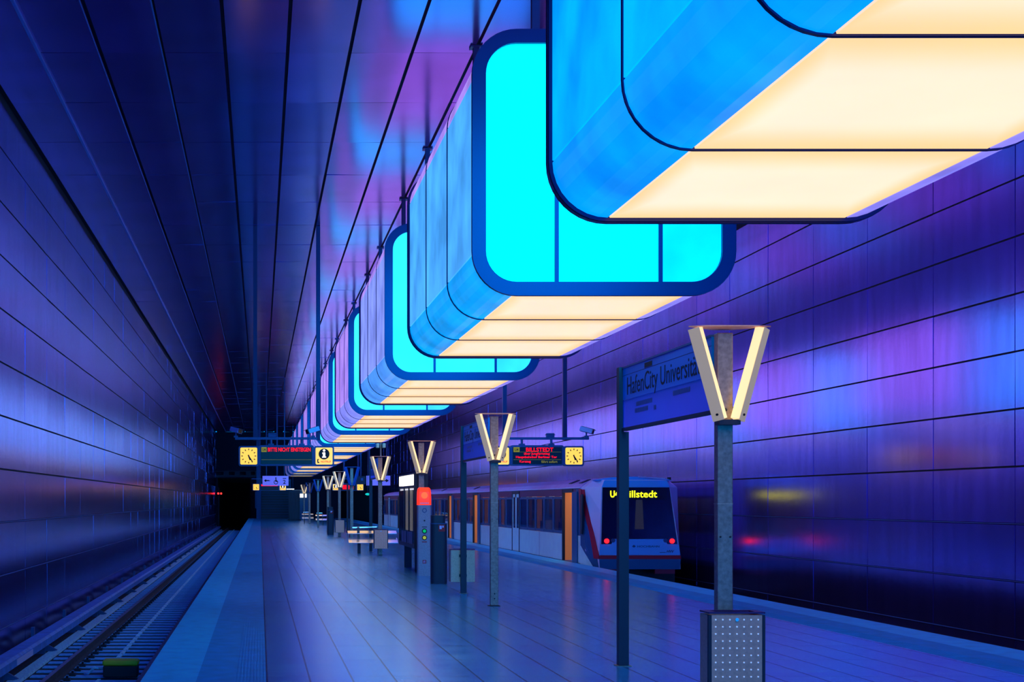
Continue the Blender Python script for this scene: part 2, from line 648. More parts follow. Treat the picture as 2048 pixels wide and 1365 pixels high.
def cladding(kind, y0, y1, name, m, parent, color):
    pts = panel_pts(kind)
    t = .03
    inn = []
    for i, (x, z) in enumerate(pts):
        a = pts[max(0, i - 1)]; b = pts[min(len(pts) - 1, i + 1)]
        dx, dz = b[0] - a[0], b[1] - a[1]
        l = math.hypot(dx, dz)
        inn.append((x - dz / l * t, z + dx / l * t))
    g = .009
    # pull the two ends in by a joint
    def cut(p, q):
        dx, dz = q[0] - p[0], q[1] - p[1]
        l = math.hypot(dx, dz)
        return (p[0] + dx / l * g, p[1] + dz / l * g)
    pts = [cut(pts[0], pts[1])] + pts[1:-1] + [cut(pts[-1], pts[-2])]
    poly = pts + inn[::-1]
    mb = MB()
    mb.prism(poly, 'y', y0 + .012, y1 - .012)
    o = mb.build(name, m, parent, color=color)
    return o

def make_lamp(side, corner, bottom, end, top):
    far_side = [.72, .26, 1.05, 1]
    root = thing('container_lamp', '', 'ceiling lamp', (cx, 0, LZ0), 'glowing container lamps hung over the platform')
    for s in range(3):
        a, b_ = s * SEG, (s + 1) * SEG
        for k in ('left', 'right'):
            cladding(k, a, b_, 'side_panel', 'glow_side', root, side if k == 'left' else far_side)
        for k in ('bl', 'br', 'tl', 'tr'):
            cladding(k, a, b_, 'corner_panel', 'glow_side', root, {'bl': corner, 'br': [.25, .22, .85, 1], 'tl': [.35, .22, .75, 1], 'tr': far_side}[k])
        cladding('bottom', a, b_, 'bottom_panel', 'glow_bottom', root, bottom)
        cladding('top', a, b_, 'top_panel', 'glow_side', root, top)
    L = 3 * SEG
    def ring(y0, y1, o, i, name, m):
        out = rr(-hw - o, hw + o, -o, H + o, LR + o, 10)
        inn = rr(-hw + i, hw - i, i, H - i, max(LR - i, .1), 10)
        return ringmesh(MB(), out, inn, y0, y1).build(name, m, root)
    for s in (1, 2):
        ring(s * SEG - .016, s * SEG + .016, .010, .05, 'joint_rib', 'frame_rim')
    for y0, y1, sg in ((-.05, .012, -1), (L - .012, L + .05, 1)):
        ring(y0, y1, .035, .115, 'end_frame', 'frame_blue')
        yr0, yr1 = (.013, .035) if sg < 0 else (L - .035, L - .013)
        ring(yr0, yr1, .028, .06, 'gasket', 'frame_rim')
        yp0, yp1 = (.0, .01) if sg < 0 else (L - .01, L)
        ecol = end if sg < 0 else [0, 5.5, 13.0, 1]  # rear panes, unseen from the camera, are boosted to flood the hall with blue
        o = rr(-hw + .10, hw - .10, .10, H - .10, LR - .08, 8)
        cuts = [-hw + .10, -hw + .89, hw - .78, hw - .10]
        for i in range(3):
            a, b_ = cuts[i] + (.0 if i == 0 else .02), cuts[i + 1] - (.0 if i == 2 else .02)
            # clip the rounded outline to the pane's own strip
            poly = clip_x(o, a, b_)
            MB().prism(poly, 'y', yp0, yp1).build('end_pane', 'glow_end', root, color=[ecol[0], ecol[1] * (1 if i < 2 else .72), ecol[2], 1])
        for x in cuts[1:3]:
            ya, yb = (yp0 - .03, yp1) if sg < 0 else (yp0, yp1 + .03)
            MB().box(x - .021, x + .021, ya, yb, .10, H - .10).build('mullion', 'frame_blue', root)
    for x in (-.48, .48):
        for y in (1.3, 5.75):
            mb = MB().box(x - .045, x + .045, y - .045, y + .045, H + .005, ZC - LZ0 - .008)
            mb.box(x - .09, x + .09, y - .09, y + .09, ZC - LZ0 - .03, ZC - LZ0 - .007)
            mb.build('hanger', 'hanger_dark', root)
    return root

def clip_x(poly, a, b):
    def clip(pts, keep, xi):
        out = []
        for i, p in enumerate(pts):
            q = pts[(i + 1) % len(pts)]
            kp, kq = keep(p[0]), keep(q[0])
            if kp: out.append(p)
            if kp != kq:
                t = (xi - p[0]) / (q[0] - p[0])
                out.append((xi, p[1] + t * (q[1] - p[1])))
        return out
    return clip(clip(poly, lambda x: x >= a - 1e-9, a), lambda x: x <= b + 1e-9, b)

CREAM = [1.0, .84, .56, 1]
CYAN = [.0, 1.05, 1.5, 1]
TOP = [.60, .26, 1.1, 1]
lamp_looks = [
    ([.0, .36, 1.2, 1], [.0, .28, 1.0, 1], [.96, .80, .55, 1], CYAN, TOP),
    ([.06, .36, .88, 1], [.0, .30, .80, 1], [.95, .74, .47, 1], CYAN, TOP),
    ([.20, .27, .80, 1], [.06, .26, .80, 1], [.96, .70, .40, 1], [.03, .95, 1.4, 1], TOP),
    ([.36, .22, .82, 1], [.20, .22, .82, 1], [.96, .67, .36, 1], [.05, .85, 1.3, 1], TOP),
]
words = ['nearest container lamp, cut off by the top right corner, cyan side and cream underside',
         'second container lamp from the camera, its bright cyan end pane in full view',
         'third container lamp from the camera, end pane half hidden behind the second lamp',
         'fourth container lamp from the camera, lilac ribbed side and thin cyan end',
         'fifth container lamp from the camera, lilac side above the left information display',
         'sixth container lamp from the camera, small and lilac beside the ceiling seam',
         'seventh container lamp from the camera, cream underside right of the info sign',
         'eighth container lamp from the camera, mostly showing a cream striped underside',
         'ninth container lamp from the camera, a thin cream strip under the display',
         'tenth container lamp from the camera, a thin strip right of the lilac sign',
         'eleventh container lamp from the camera, second to last before the end wall',
         'last container lamp of the row, dimmest strip nearest the end wall']
protos = {}
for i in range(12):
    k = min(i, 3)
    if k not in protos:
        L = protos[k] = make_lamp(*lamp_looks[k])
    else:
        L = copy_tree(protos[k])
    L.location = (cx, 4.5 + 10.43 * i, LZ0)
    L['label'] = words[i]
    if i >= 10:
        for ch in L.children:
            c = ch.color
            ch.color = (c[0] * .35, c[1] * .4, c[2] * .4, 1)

# ------------------------------------------------------------------ left track
sl = thing('sleeper', 'concrete sleeper with steel rail clips lying across the left track', 'sleeper', (0, 0, ZB), 'sleepers of the left track')
MB().box(-3.64, -1.25, -.13, .13, .0505, .07).build('body', 'sleeper_concrete', sl, bevel=.004)
for x in (-3.34, -3.03):
    MB().box(x, x + .10, -.06, .06, .07, .115).tube((x + .05, 0, .11), (x + .05, 0, .15), .022, n=6).build('rail_clip', 'clip_dark', sl)
first = True
y = 16.2
while y < 130:
    o = sl if first else copy_tree(sl)
    first = False
    o.location = (0, y, ZB)
    y += .62

def rail(x, name, label, y1=135):
    prof = [(-.07, 0), (.07, 0), (.07, .015), (.012, .03), (.012, .11), (.036, .125), (.036, .155), (-.036, .155), (-.036, .125), (-.012, .11), (-.012, .03), (-.07, .015)]
    t = thing('rail', label, 'rail', (x, Y0, ZB + .071))
    MB().prism(prof, 'y', 0, y1 - Y0).build('rail_web', 'rail_rust', t)
    MB().box(-.034, .034, 0, y1 - Y0, .155, .160).build('running_surface', 'rail_steel', t)
rail(-3.16, 'rail', 'rusty running rail of the left track on the wall side')
rail(-1.77, 'rail', 'running rail of the left track tucked under the platform edge')
rail(9.26, 'rail', 'running rail of the right track beside the platform under the train')
rail(10.70, 'rail', 'running rail of the right track on the wall side under the train')

# centre signalling cable strip, lying on the sleepers
def cable(y0, y1, label):
    mb = MB()
    mb.box(-2.525, -2.475, y0, y1, ZB + .073, ZB + .083)
    y = y0
    while y + .48 < y1:
        mb.box(-2.535, -2.465, y, y + .48, ZB + .078, ZB + .10)
        y += .62
    t = tag(mb.build('signal_cable', 'cable_white'), label, 'cable')
cable(22.25, 133.4, 'pale signalling cable strip running down the middle of the left track beyond the yellow box')
cable(16.0, 21.3, 'short pale cable strip between the rails in front of the yellow signalling box')

# yellow balise on the track
t = thing('track_magnet', 'yellow topped signalling box lying between the rails at lower left', 'signal box', (-2.20, 21.7, ZB + .073))
MB().box(-.27, .27, -.16, .16, 0, .18).build('housing', 'clip_dark', t, bevel=.015)
MB().box(-.28, .28, -.17, .17, .181, .27).build('cap', 'yellow_paint', t, bevel=.03)
MB().path([(-.27, 0, .12), (-.42, -.05, .14), (-.52, .0, .05), (-.60, .2, .02)], .02).build('lead', 'cable_white', t)

# third rail with cover
t = thing('third_rail', 'covered conductor rail on brackets running between left track and wall', 'conductor rail', (-3.95, Y0, ZB))
mb = MB()
LT = 133.5 - Y0
mb.prism([(-.14, .42), (.10, .42), (.14, .38), (.14, .26), (.12, .26), (.12, .37), (.09, .40), (-.14, .40)], 'y', 0, LT)
mb.build('cover', 'cover_grey', t)
MB().prism([(-.05, .24), (.06, .24), (.06, .34), (-.05, .34)], 'y', 0, LT).build('conductor', 'rail_rust', t)
MB().box(.08, .27, 0, LT, .052, .10).build('cable_trough', 'cable_white', t)
nb = 0
y = 17 - Y0
first = None
while y < LT:
    mb = MB()
    mb.prism([(-.26, .052), (.02, .052), (.02, .24), (-.06, .24), (-.06, .12), (-.18, .12), (-.18, .54), (-.24, .54), (-.24, .12)], 'y', -.05, .05)
    mb.prism([(.02, .101), (.16, .101), (.24, .12), (.10, .20), (.02, .24)], 'y', -.035, .035)
    if first is None:
        first = mb.build('bracket', 'board_blue', t, loc=(0, y, 0))
    else:
        c = first.copy(); COL.objects.link(c); c.location = (0, y, 0)
        mb.bm.free()
    y += 4.05
MB().box(.142, .150, 22.2 - Y0 - .75, 22.2 - Y0 + .75, .27, .37).build('label_plate', 'label_white', t)

# ------------------------------------------------------------------ red signal at the left tunnel mouth
t = thing('track_signal', 'red track signal on a thin mast by the left tunnel mouth', 'signal', (-4.06, 134.9, ZB))
MB().tube((0, 0, .052), (0, 0, 4.2), .06).build('mast', 'steel_dark', t)
MB().box(-.18, .34, -.12, .12, 3.45, 3.75).build('head', 'clip_dark', t)
for x in (-.05, .24):
    MB().tube((x, -.121, 3.6), (x, -.17, 3.6), .09).build('red_lens', 'signal_red', t)

# ------------------------------------------------------------------ V lamp posts
def make_vpost(lit):
    """local origin: floor, centre of the post"""
    t = thing('lamp_post', '', 'lamp post', (0, 0, 0), 'posts topped with a V shaped lamp')
    MB().box(-.0625, .0625, -.045, .045, .012, 3.055).build('pole', 'steel', t, bevel=.006)
    MB().box(-.09, .09, -.075, .075, 0, .012).build('base_plate', 'steel_dark', t)
    MB().box(-.064, .064, -.0465, .0465, 1.665, 1.672).build('collar', 'housing_beige', t)
    for s in (-1, 1):
        for z in (1.40, .20):
            pass
    mb = MB()
    for s in (-1, 1):
        mb.tube((s * .04, -.052, 1.40), (s * .04, -.045, 1.40), .008, n=8)
    for z in (.20, .12):
        mb.tube((0, -.052, z), (0, -.045, z), .012, n=8)
    mb.tube((0, -.052, 2.43), (0, -.045, 2.43), .014, n=8)
    mb.build('bolt', 'clip_dark', t)
    hm = 'lamp_housing' if lit else 'housing_blue'
    yc = -.13
    for s in (-1, 1):
        b0 = Vector((s * .060, yc, 2.345)); b1 = Vector((s * .262, yc, 3.085))
        ax = (b1 - b0).normalized()
        inw = Vector((-s * ax.z, 0, abs(ax.x))).normalized()      # towards the inside of the V
        inw = (inw - ax * inw.dot(ax)).normalized()
        fr = Vector((0, -1, 0))
        q = math.sqrt(.5)
        # corner points of the arm section, in (out, front) directions
        def sec(pts, o):
            return [o + inw * u + fr * v for u, v in pts]
        wo, wi = .070, .046
        house = [(-wo, 0), (0, wo), (.012, wo - .004), (-wo * .55, 0), (.012, -wo + .004), (0, -wo)]
        MBa = MB().loft([sec([(-wo, 0.0), (0, wo), (0, -wo)], b0), sec([(-wo, 0.0), (0, wo), (0, -wo)], b1)])
        arm = MBa.build('arm', hm, t)
        df = [(.002, wo - .004), (wi, .012), (wi, -.012), (.002, -wo + .004)]
        MB().loft([sec(df, b0 + ax * .006), sec(df, b1 - ax * .006)]).build('diffuser', 'cream_light' if lit else 'housing_blue', arm)
        MB().tube(b0 + ax * .05 + fr * .034 - inw * .03, b0 + ax * .05 + fr * .044 - inw * .04, .010, n=8).build('screw', 'clip_dark', arm)
    MB().prism([(-.33, -.15), (-.22, -.20), (.22, -.20), (.33, -.15), (.22, -.07), (.08, .05), (-.08, .05), (-.22, -.07)], 'z', 3.088, 3.098).build('top_plate', 'steel_warm' if lit else 'housing_blue', t)
    MB().box(-.085, .085, -.16, -.046, 2.305, 2.345).build('mounting_shoe', 'steel_dark', t)
    return t

vlit = make_vpost(True)
vblue = make_vpost(False)
vx = 3.77
vy = [(11.145, 1, 'nearest lamp post, tall steel pole rising behind the perforated litter bin with lit V head'),
      (22.07, 1, 'lamp post with lit V head standing right of the rear view litter bin'),
      (32.05, 1, 'lamp post with lit V head rising above the red topped emergency column'),
      (43.0, 1, 'lamp post with lit V head and litter bin beside the steel benches'),
      (56.3, 0, 'lamp post with unlit blue V head, nearest of the blue ones'),
      (65.0, 1, 'lamp post with lit V head between blue headed posts, bin at its foot'),
      (76.0, 1, 'far lamp post with small lit V head, left of the one with a bin'),
      (89.0, 0, 'distant lamp post with blue unlit V head'),
      (104.0, 0, 'tiny blue V headed lamp post beside the far lit one'),
      (117.0, 1, 'farthest lamp post, tiny lit V head near the end of the platform')]
used = {1: False, 0: False}
for y, lit, lab in vy:
    src = vlit if lit else vblue
    o = copy_tree(src) if used[lit] else src
    used[lit] = True
    o.location = (vx, y, 0)
    o['label'] = lab

# ------------------------------------------------------------------ litter bins
def make_bin():
    t = thing('litter_bin', '', 'litter bin', (0, 0, 0), 'square steel litter bins on posts')
    w, d, z0, z1 = .22, .11, .22, .787
    mb = MB()
    mb.box(-w, w, -d, -d + .012, z0, z1)
    mb.box(-w, w, d - .012, d, z0, z1)
    mb.box(-w, -w + .012, -d + .012, d - .012, z0, z1)
    mb.box(w - .012, w, -d + .012, d - .012, z0, z1)
    mb.box(-w, w, -d, d, z0 - .012, z0)
    mb.build('body', 'steel_warm', t)
    mb = MB()
    ringmesh(mb, rr(-w - .006, w + .006, -d - .006, d + .006, .01, 2), rr(-w + .06, w - .06, -d + .04, d - .03, .01, 2), 0, .012)
    o = mb.build('rim', 'frame_blue', t)
    o.rotation_euler = (PI / 2, 0, 0)
    o.location = (0, 0, z1 + .012)
    mb = MB()
    for i in range(7):
        for j in range(10):
            x = -.168 + i * .056; z = z1 - .036 - j * .0565
            mb.tube((x, -d - .004, z), (x, -d + .002, z), .0065, n=6)
    mb.build('perforation', 'stud', t)
    MB().tube((0, -d - .008, z1 - .035), (0, -d, z1 - .035), .014, n=8).build('lock', 'bench_steel', t)
    MB().box(-w - .004, -w + .02, -d - .003, -d + .03, z0, z1).box(w - .02, w + .004, -d - .003, -d + .03, z0, z1).build('corner_edge', 'steel_dark', t)
    mb = MB()
    for z in (.30, .66):
        mb.box(-.07, .07, d, d + .018, z, z + .05)
    mb.build('bracket', 'steel_dark', t)
    return t
bn = make_bin()
bn.location = (3.775, 10.955, 0)
bn['label'] = 'large perforated steel litter bin at the bottom edge, before the nearest lamp post'
for x, y, rz, lab in ((3.77, 42.80, 0, 'litter bin hung on the lamp post in front of the bright benches'),
                      (3.77, 64.80, 0, 'small litter bin on the distant lamp post left of the benches'),
                      (3.72, 25.229, PI, 'litter bin seen from behind through its sign post, right of the dark cabinet')):
    c = copy_tree(bn)
    c.location = (x, y, 0)
    c.rotation_euler = (0, 0, rz)
    c['label'] = lab

# ------------------------------------------------------------------ station name signs
def make_sign():
    """origin: floor at the far post; the panel runs towards -y"""
    t = thing('station_sign', '', 'station sign', (0, 0, 0), 'station name signs along the platform axis')
    L = 2.80
    MB().box(-.05, .05, -.05, .05, .008, 2.40).box(-.05, -.0, -.05, .05, 2.40, 3.06).build('post', 'steel_dark', t)
    MB().box(-.075, .075, -.075, .075, 0, .008).build('base_plate', 'steel', t)
    MB().box(-.012, .012, -L, -.052, 2.72, 3.04).build('name_panel', 'glass_sign', t)
    MB().box(-.012, .012, -L, -.052, 2.44, 2.715).build('lower_panel', 'glass_frost', t)
    MB().box(-.02, .02, -L, -.052, 3.041, 3.058).build('top_rail', 'board_blue', t)
    MB().box(-.025, .025, -L, -.052, 2.405, 2.435).build('bottom_rail', 'steel_dark', t)
    MB().box(-.0135, -.0125, -L, -.052, 2.965, 2.969).build('rule_line', 'ink_black', t)
    MB().box(-.016, -.0125, -1.10, -.85, 2.975, 3.02).build('number_tab', 'ink_black', t)
    text('lettering', 'HafenCity Universität', 'ink_black', 2.30, .235, (-.0135, -.22, 2.705), t, '-x', bold=.0)
    for (y, z, w) in ((-.55, 2.625, .55), (-.50, 2.56, .42), (-1.75, 2.635, .5), (-1.15, 2.55, .05)):
        mb = MB()
        u = 0
        mb.box(-.0134, -.0125, y - w, y, z + .018, z + .026)
        while u < w:
            k = random.uniform(.02, .05)
            mb.box(-.0135, -.0125, y - u - k, y - u, z, z + .045)
            u += k + .012
        mb.build('small_print', 'board_blue', t)
    return t
sg = make_sign()
sg.location = (3.72, 14.05, 0)
sg['label'] = 'nearest blue glass station name sign reading HafenCity Universität'
for y, lab in ((25.05, 'second station name sign, seen edge-on left of the post with a bin behind'),
               (46.0, 'third station name sign, distant and dark behind the fourth lamp post')):
    c = copy_tree(sg)
    c.location = (3.72, y, 0)
    c['label'] = lab

# ------------------------------------------------------------------ emergency column
t = thing('emergency_column', 'grey emergency call column with glowing red top and round buttons', 'emergency call point', (3.71, 31.0, 0))
MB().prism(rr(-.155, .155, -.09, .09, .04, 4), 'z', 0, 1.60).build('body', 'column_grey', t)
prof = []
mb = MB()
rings = []
for z, s, yo in ((1.601, 1.0, 0), (1.75, 1.0, 0), (1.9, .97, .005), (1.97, .88, .02), (2.0, .7, .03)):
    rings.append([(x * s, y_ * s + yo, z) for x, y_ in rr(-.158, .158, -.092, .092, .05, 5)])
mb.loft(rings)
mb.build('beacon', 'lamp_red', t)
MB().tube((0, -.0925, 1.82), (0, -.098, 1.82), .075, n=20).build('beacon_core', 'lamp_red_core', t)
MB().box(-.10, .10, -.0955, -.0925, 1.635, 1.655).build('word_strip', 'label_white', t)
mb = MB()
ringmesh(mb, [(.052 * math.cos(a), 1.48 + .052 * math.sin(a)) for a in [2 * PI * i / 20 for i in range(20)]],
         [(.036 * math.cos(a), 1.48 + .036 * math.sin(a)) for a in [2 * PI * i / 20 for i in range(20)]], -.095, -.0905)
mb.build('ring_speaker', 'board_blue', t)
MB().tube((0, -.0905, 1.25), (0, -.094, 1.25), .02, n=10).build('microphone', 'steel_dark', t)
for z, m, mm in ((1.015, 'green_button', 'ink_black'), (.865, 'olive_button', 'ink_black')):
    o = MB().tube((0, -.0905, z), (0, -.096, z), .058, n=18).build('button', mm, t)
    MB().tube((0, -.0965, z), (0, -.105, z), .038, n=18).build('lit_face', m, o)
MB().box(-.055, .055, -.0925, -.0905, 1.10, 1.115).build('caption', 'ink_black', t)
MB().box(-.055, .055, -.0925, -.0905, .76, .78).build('caption', 'red_paint', t)
o = MB().box(-.04, .04, -.0925, -.0905, .28, .36).build('pictogram', 'red_paint', t)
MB().box(-.022, -.008, -.0935, -.0926, .29, .345).box(.0, .02, -.0935, -.0926, .325, .345).box(.008, .018, -.0935, -.0926, .29, .32).build('symbol', 'label_white', o)

# ------------------------------------------------------------------ extinguisher cabinet
def cabinet(loc, label):
    t = thing('extinguisher_cabinet', label, 'extinguisher cabinet', loc)
    MB().prism(rr(-.165, .165, -.13, .13, .09, 5), 'z', 0, 1.22).build('body', 'steel_dark', t)
    MB().prism(rr(-.16, .13, -.12, .12, .08, 5), 'z', 1.24, 1.40).build('cap', 'steel_dark', t)
    MB().prism(rr(-.17, .17, -.135, .135, .09, 5), 'z', 1.221, 1.239).build('rim', 'board_blue', t)
    o = MB().box(-.02, .11, -.14, -.132, 1.07, 1.21).build('fire_sign', 'red_paint', t)
    MB().box(-.002, .045, -.1415, -.1402, 1.12, 1.19).box(.055, .085, -.1415, -.1402, 1.15, 1.19).build('pictogram', 'label_white', o)
    MB().box(-.166, -.15, -.06, .06, .75, .90).build('side_label', 'red_dull', t)
    MB().tube((-.17, 0, .45), (.17, 0, .45), .012).build('latch', 'steel', t)
    return t
cabinet((3.66, 28.06, 0), 'dark rounded fire extinguisher cabinet with red pictogram beside the emergency column')
cabinet((3.55, 69.0, 0), 'small distant extinguisher cabinet with a red sign by the far poles')

# ------------------------------------------------------------------ display case
t = thing('display_case', 'glazed information display case with lit header behind the emergency column', 'display case', (3.62, 32.2, 0))
x1 = .33
mb = MB()
mb.box(0, x1, 0, .05, .57, 2.36)
mb.box(0, x1, 3.45, 3.5, .57, 2.36)
mb.box(0, x1, .05, 3.45, .57, .66)
mb.box(0, x1, .05, 3.45, 2.02, 2.06)
mb.box(0, x1, .05, 3.45, 2.33, 2.36)
mb.box(.16, .18, .05, 3.45, .66, 2.33)
mb.box(0, .03, 1.20, 1.26, .66, 2.02)
mb.box(0, .03, 2.30, 2.36, .66, 2.02)
mb.build('case_frame', 'steel_dark', t)
for y in (.62, 1.95, 2.95):
    MB().box(.145, .158, y - .28, y + .28, .95, 2.0).build('poster', 'lamp_housing', t)  # emissive material puts the case lighting into the posters themselves
for y in (.95, 2.3):
    MB().box(.002, .006, y - .55, y + .55, .665, .95).build('lower_board', 'train_blue', t)
for a, b_ in ((.1, .95), (1.2, 2.2), (2.45, 3.4)):
    MB().box(-.004, .10, a, b_, 2.075, 2.32).build('header_light', 'cream_bright', t)
MB().box(.03, .04, .05, 3.45, 1.96, 2.0).build('tube_light', 'cream_bright', t)
MB().box(.008, .014, .05, 3.45, .665, 2.015).build('glass', 'glass_case', t)
for y in (.55, 2.9):
    MB().box(.08, .26, y - .07, y + .07, 0, .57).build('leg', 'steel_dark', t)
MB().box(.10, .24, -.001, .0, .7, 2.2).build('end_seam', 'steel', t)

# ------------------------------------------------------------------ benches
def make_bench():
    t = thing('bench', '', 'bench', (0, 0, 0), 'polished steel benches')
    w = .8
    MB().prism([(-.02, .33), (.38, .475), (.38, .495), (-.02, .35)], 'x', -w, w).build('seat', 'bench_steel', t, bevel=.004)
    MB().prism([(.43, .62), (.66, .703), (.66, .723), (.43, .64)], 'x', -w, w).build('backrest', 'bench_steel', t, bevel=.004)
    for x in (-.45, .2):
        MB().prism([(.15, .0), (.27, .0), (.27, .43), (.15, .39)], 'x', x - .05, x + .05).build('leg', 'steel_dark', t)
        MB().prism([(.36, .43), (.42, .42), (.60, .82), (.55, .84)], 'x', x - .04, x + .04).build('back_support', 'steel_dark', t)
    MB().tube((-w * .8, .58, .82), (w * .2, .58, .84), .022).build('arm_rail', 'bench_steel', t)
    return t
be = make_bench()
be.location = (3.66, 44.2, 0)
be['label'] = 'polished steel bench behind the fourth lamp post, catching the lamp light'
c = copy_tree(be); c.location = (3.7, 106, 0); c.scale = (.55, 1, 1); c['label'] = 'small far steel bench near the end of the platform'
c = copy_tree(be); c.location = (4.35, 97, 0); c.scale = (.5, 1, 1); c['label'] = 'far steel bench, slightly nearer and right of the farthest one'

# ------------------------------------------------------------------ hanging displays
def clock(x, y, z, label, s=.42):
    t = thing('clock', label, 'clock', (x, y, z), 'square yellow platform clocks')
    h = s / 2
    MB().prism(rr(-h - .04, h + .04, -h - .04, h + .04, .05, 3), 'y', 0, .16).build('housing', 'board_blue', t)
    MB().prism(rr(-h, h, -h, h, .03, 3), 'y', -.006, -.001).build('dial', 'clock_yellow', t)
    mb = MB()
    for k in range(12):
        a = k * PI / 6
        r0, r1 = (.145, .185)
        wd = .011
        m4 = Matrix.Rotation(-a, 4, 'Y')
        mb.box(-wd, wd, -.009, -.0065, r0, r1, m4)
    mb.build('hour_marks', 'ink_black', t)
    MB().box(-.016, .016, -.012, -.0095, -.03, .11, Matrix.Rotation(math.radians(160), 4, 'Y')).build('hour_hand', 'ink_black', t)
    MB().box(-.012, .012, -.015, -.0125, -.03, .17, Matrix.Rotation(math.radians(147), 4, 'Y')).build('minute_hand', 'ink_black', t)
    return t

def info(x, y, z, label, s=.42):
    t = thing('info_sign', label, 'sign', (x, y, z), 'square yellow info signs')
    h = s / 2
    MB().prism(rr(-h - .04, h + .04, -h - .04, h + .04, .05, 3), 'y', 0, .16).build('housing', 'board_blue', t)
    MB().prism(rr(-h, h, -h, h, .03, 3), 'y', -.006, -.001).build('face', 'info_yellow', t)
    MB().tube((0, -.0065, .05), (0, -.009, .05), .135, n=28).build('disc', 'ink_black', t)
    mb = MB().tube((0, -.0095, .138), (0, -.012, .138), .030, n=14)
    mb.box(-.045, .028, -.012, -.0095, .06, .085).box(-.028, .028, -.012, -.0095, -.03, .085).box(-.05, .05, -.012, -.0095, -.04, -.015)
    mb.build('letter_i', 'cream_bright', t)
    mb = MB().box(-.17, -.145, -.009, -.0065, -.15, -.08).box(-.165, -.12, -.009, -.0065, -.175, -.145).box(-.165, -.13, -.009, -.0065, -.10, -.075)
    mb.build('handset', 'ink_black', t)
    text('lettering', 'NOTRUF', 'led_red', .25, .05, (-.08, -.008, -.165), t, bold=.02)
    return t

def board(xc, y, w, label, name='departure_board', h=.46, z=2.82, poles=(), bx=None, ztop=3.25):
    t = thing(name, label, 'display board', (xc, y, z))
    MB().prism(rr(-w / 2 - .05, w / 2 + .05, -h / 2 - .02, h / 2 + .03, .05, 3), 'y', 0, .22).build('housing', 'board_blue', t)
    MB().box(-w / 2, w / 2, -.006, -.001, -h / 2 + .02, h / 2 - .02).build('screen', 'screen_black', t)
    if poles:
        g = thing('hanging_beam', label.replace('departure board', 'thin blue beam carrying the departure board').split(' with ')[0].split(', small')[0], 'beam', (0, y, ztop))
        MB().box(bx[0], bx[1], .05, .13, -.03, .03).build('beam', 'board_blue', g)
        for px in poles:
            MB().box(px - .05, px + .05, .13, .23, -.04, ZC - ztop - .008).build('ceiling_pole', 'hanger_dark', g)
        for dx in (-w * .3, w * .3):
            mb = MB().tube((dx, .09, h / 2 + .02), (dx, .09, ztop - z - .031), .03)
            mb.box(dx - .07, dx + .07, .03, .15, h / 2 + .028, h / 2 + .07)
            mb.build('drop_rod', 'board_blue', t)
    return t

YD = 34.0
b = board(.655, YD, 1.27, 'left departure board hanging over the platform edge with red text Bitte nicht einsteigen', poles=(-.12, 1.45), bx=(-.62, 1.42))
text('red_lettering', 'BITTE NICHT EINSTEIGEN', 'led_red', 1.06, .10, (-.46, -.008, .10), b, bold=.018)
o = MB().box(-.62, -.49, -.0085, -.0065, .09, .21).build('line_tile', 'led_olive', b)
text('lettering', 'U4', 'ink_black', .08, .07, (-.595, -.010, .115), o, bold=.02)
MB().box(-.62, .62, -.0085, -.0065, -.105, -.100).build('rule_line', 'led_olive', b)
clock(-.28, YD, 2.81, 'left square yellow clock hanging beside the left departure board')
info(1.59, YD, 2.81, 'yellow info and emergency call sign right of the left departure board')
b = board(6.88, YD, 1.22, 'right departure board hanging by the train with red text Billstedt', poles=(6.10, 7.60), bx=(6.12, 8.18))
text('red_lettering', 'BILLSTEDT', 'led_red', .68, .10, (-.28, -.008, .10), b, bold=.018)
text('red_lettering', 'über Jungfernstieg', 'led_red', .64, .075, (-.33, -.008, .005), b, bold=.015)
text('red_lettering', 'Hauptbahnhof Berliner Tor', 'led_red', 1.02, .075, (-.53, -.008, -.08), b, bold=.015)
text('red_lettering', 'Kurzzug', 'led_red', .28, .075, (-.44, -.008, -.19), b, bold=.015)
text('dim_lettering', 'fährt sofort', 'led_olive', .40, .06, (.10, -.008, -.18), b, bold=.01)
o = MB().box(-.59, -.44, -.0085, -.0065, .09, .21).build('line_tile', 'led_olive', b)
text('lettering', 'U4', 'ink_black', .09, .07, (-.56, -.010, .115), o, bold=.02)
MB().box(-.59, .59, -.0085, -.0065, .088, .092).box(-.59, .59, -.0085, -.0065, -.103, -.098).build('rule_line', 'led_olive', b)
clock(7.79, YD, 2.81, 'right square yellow clock hanging beside the right departure board')
info(5.97, YD, 2.81, 'yellow info sign half hidden behind the second lamp post head')

# far pair
YF = 96.0
b = board(.665, YF, 1.27, 'far left departure board, small and dark with a red line of text', poles=(0.0, 1.2), bx=(-.6, 1.5), z=2.67)
MB().box(-.58, .58, -.0085, -.0065, .08, .19).build('red_lettering', 'led_red', b)
clock(-.27, YF, 2.67, 'tiny yellow clock hanging far down the platform on the left')
info(1.60, YF, 2.67, 'tiny yellow info sign far down the platform on the left')
b = board(6.17, YF, 1.10, 'far right departure board with glowing red text between lamp posts', poles=(5.9, 6.9), bx=(5.2, 7.4), z=2.67)
MB().box(-.38, .38, -.0085, -.0065, -.15, .15).build('red_lettering', 'led_red', b)
clock(7.02, YF, 2.67, 'tiny yellow clock hanging far down the platform on the right')
info(5.32, YF, 2.67, 'tiny yellow info sign beside the far right departure board')

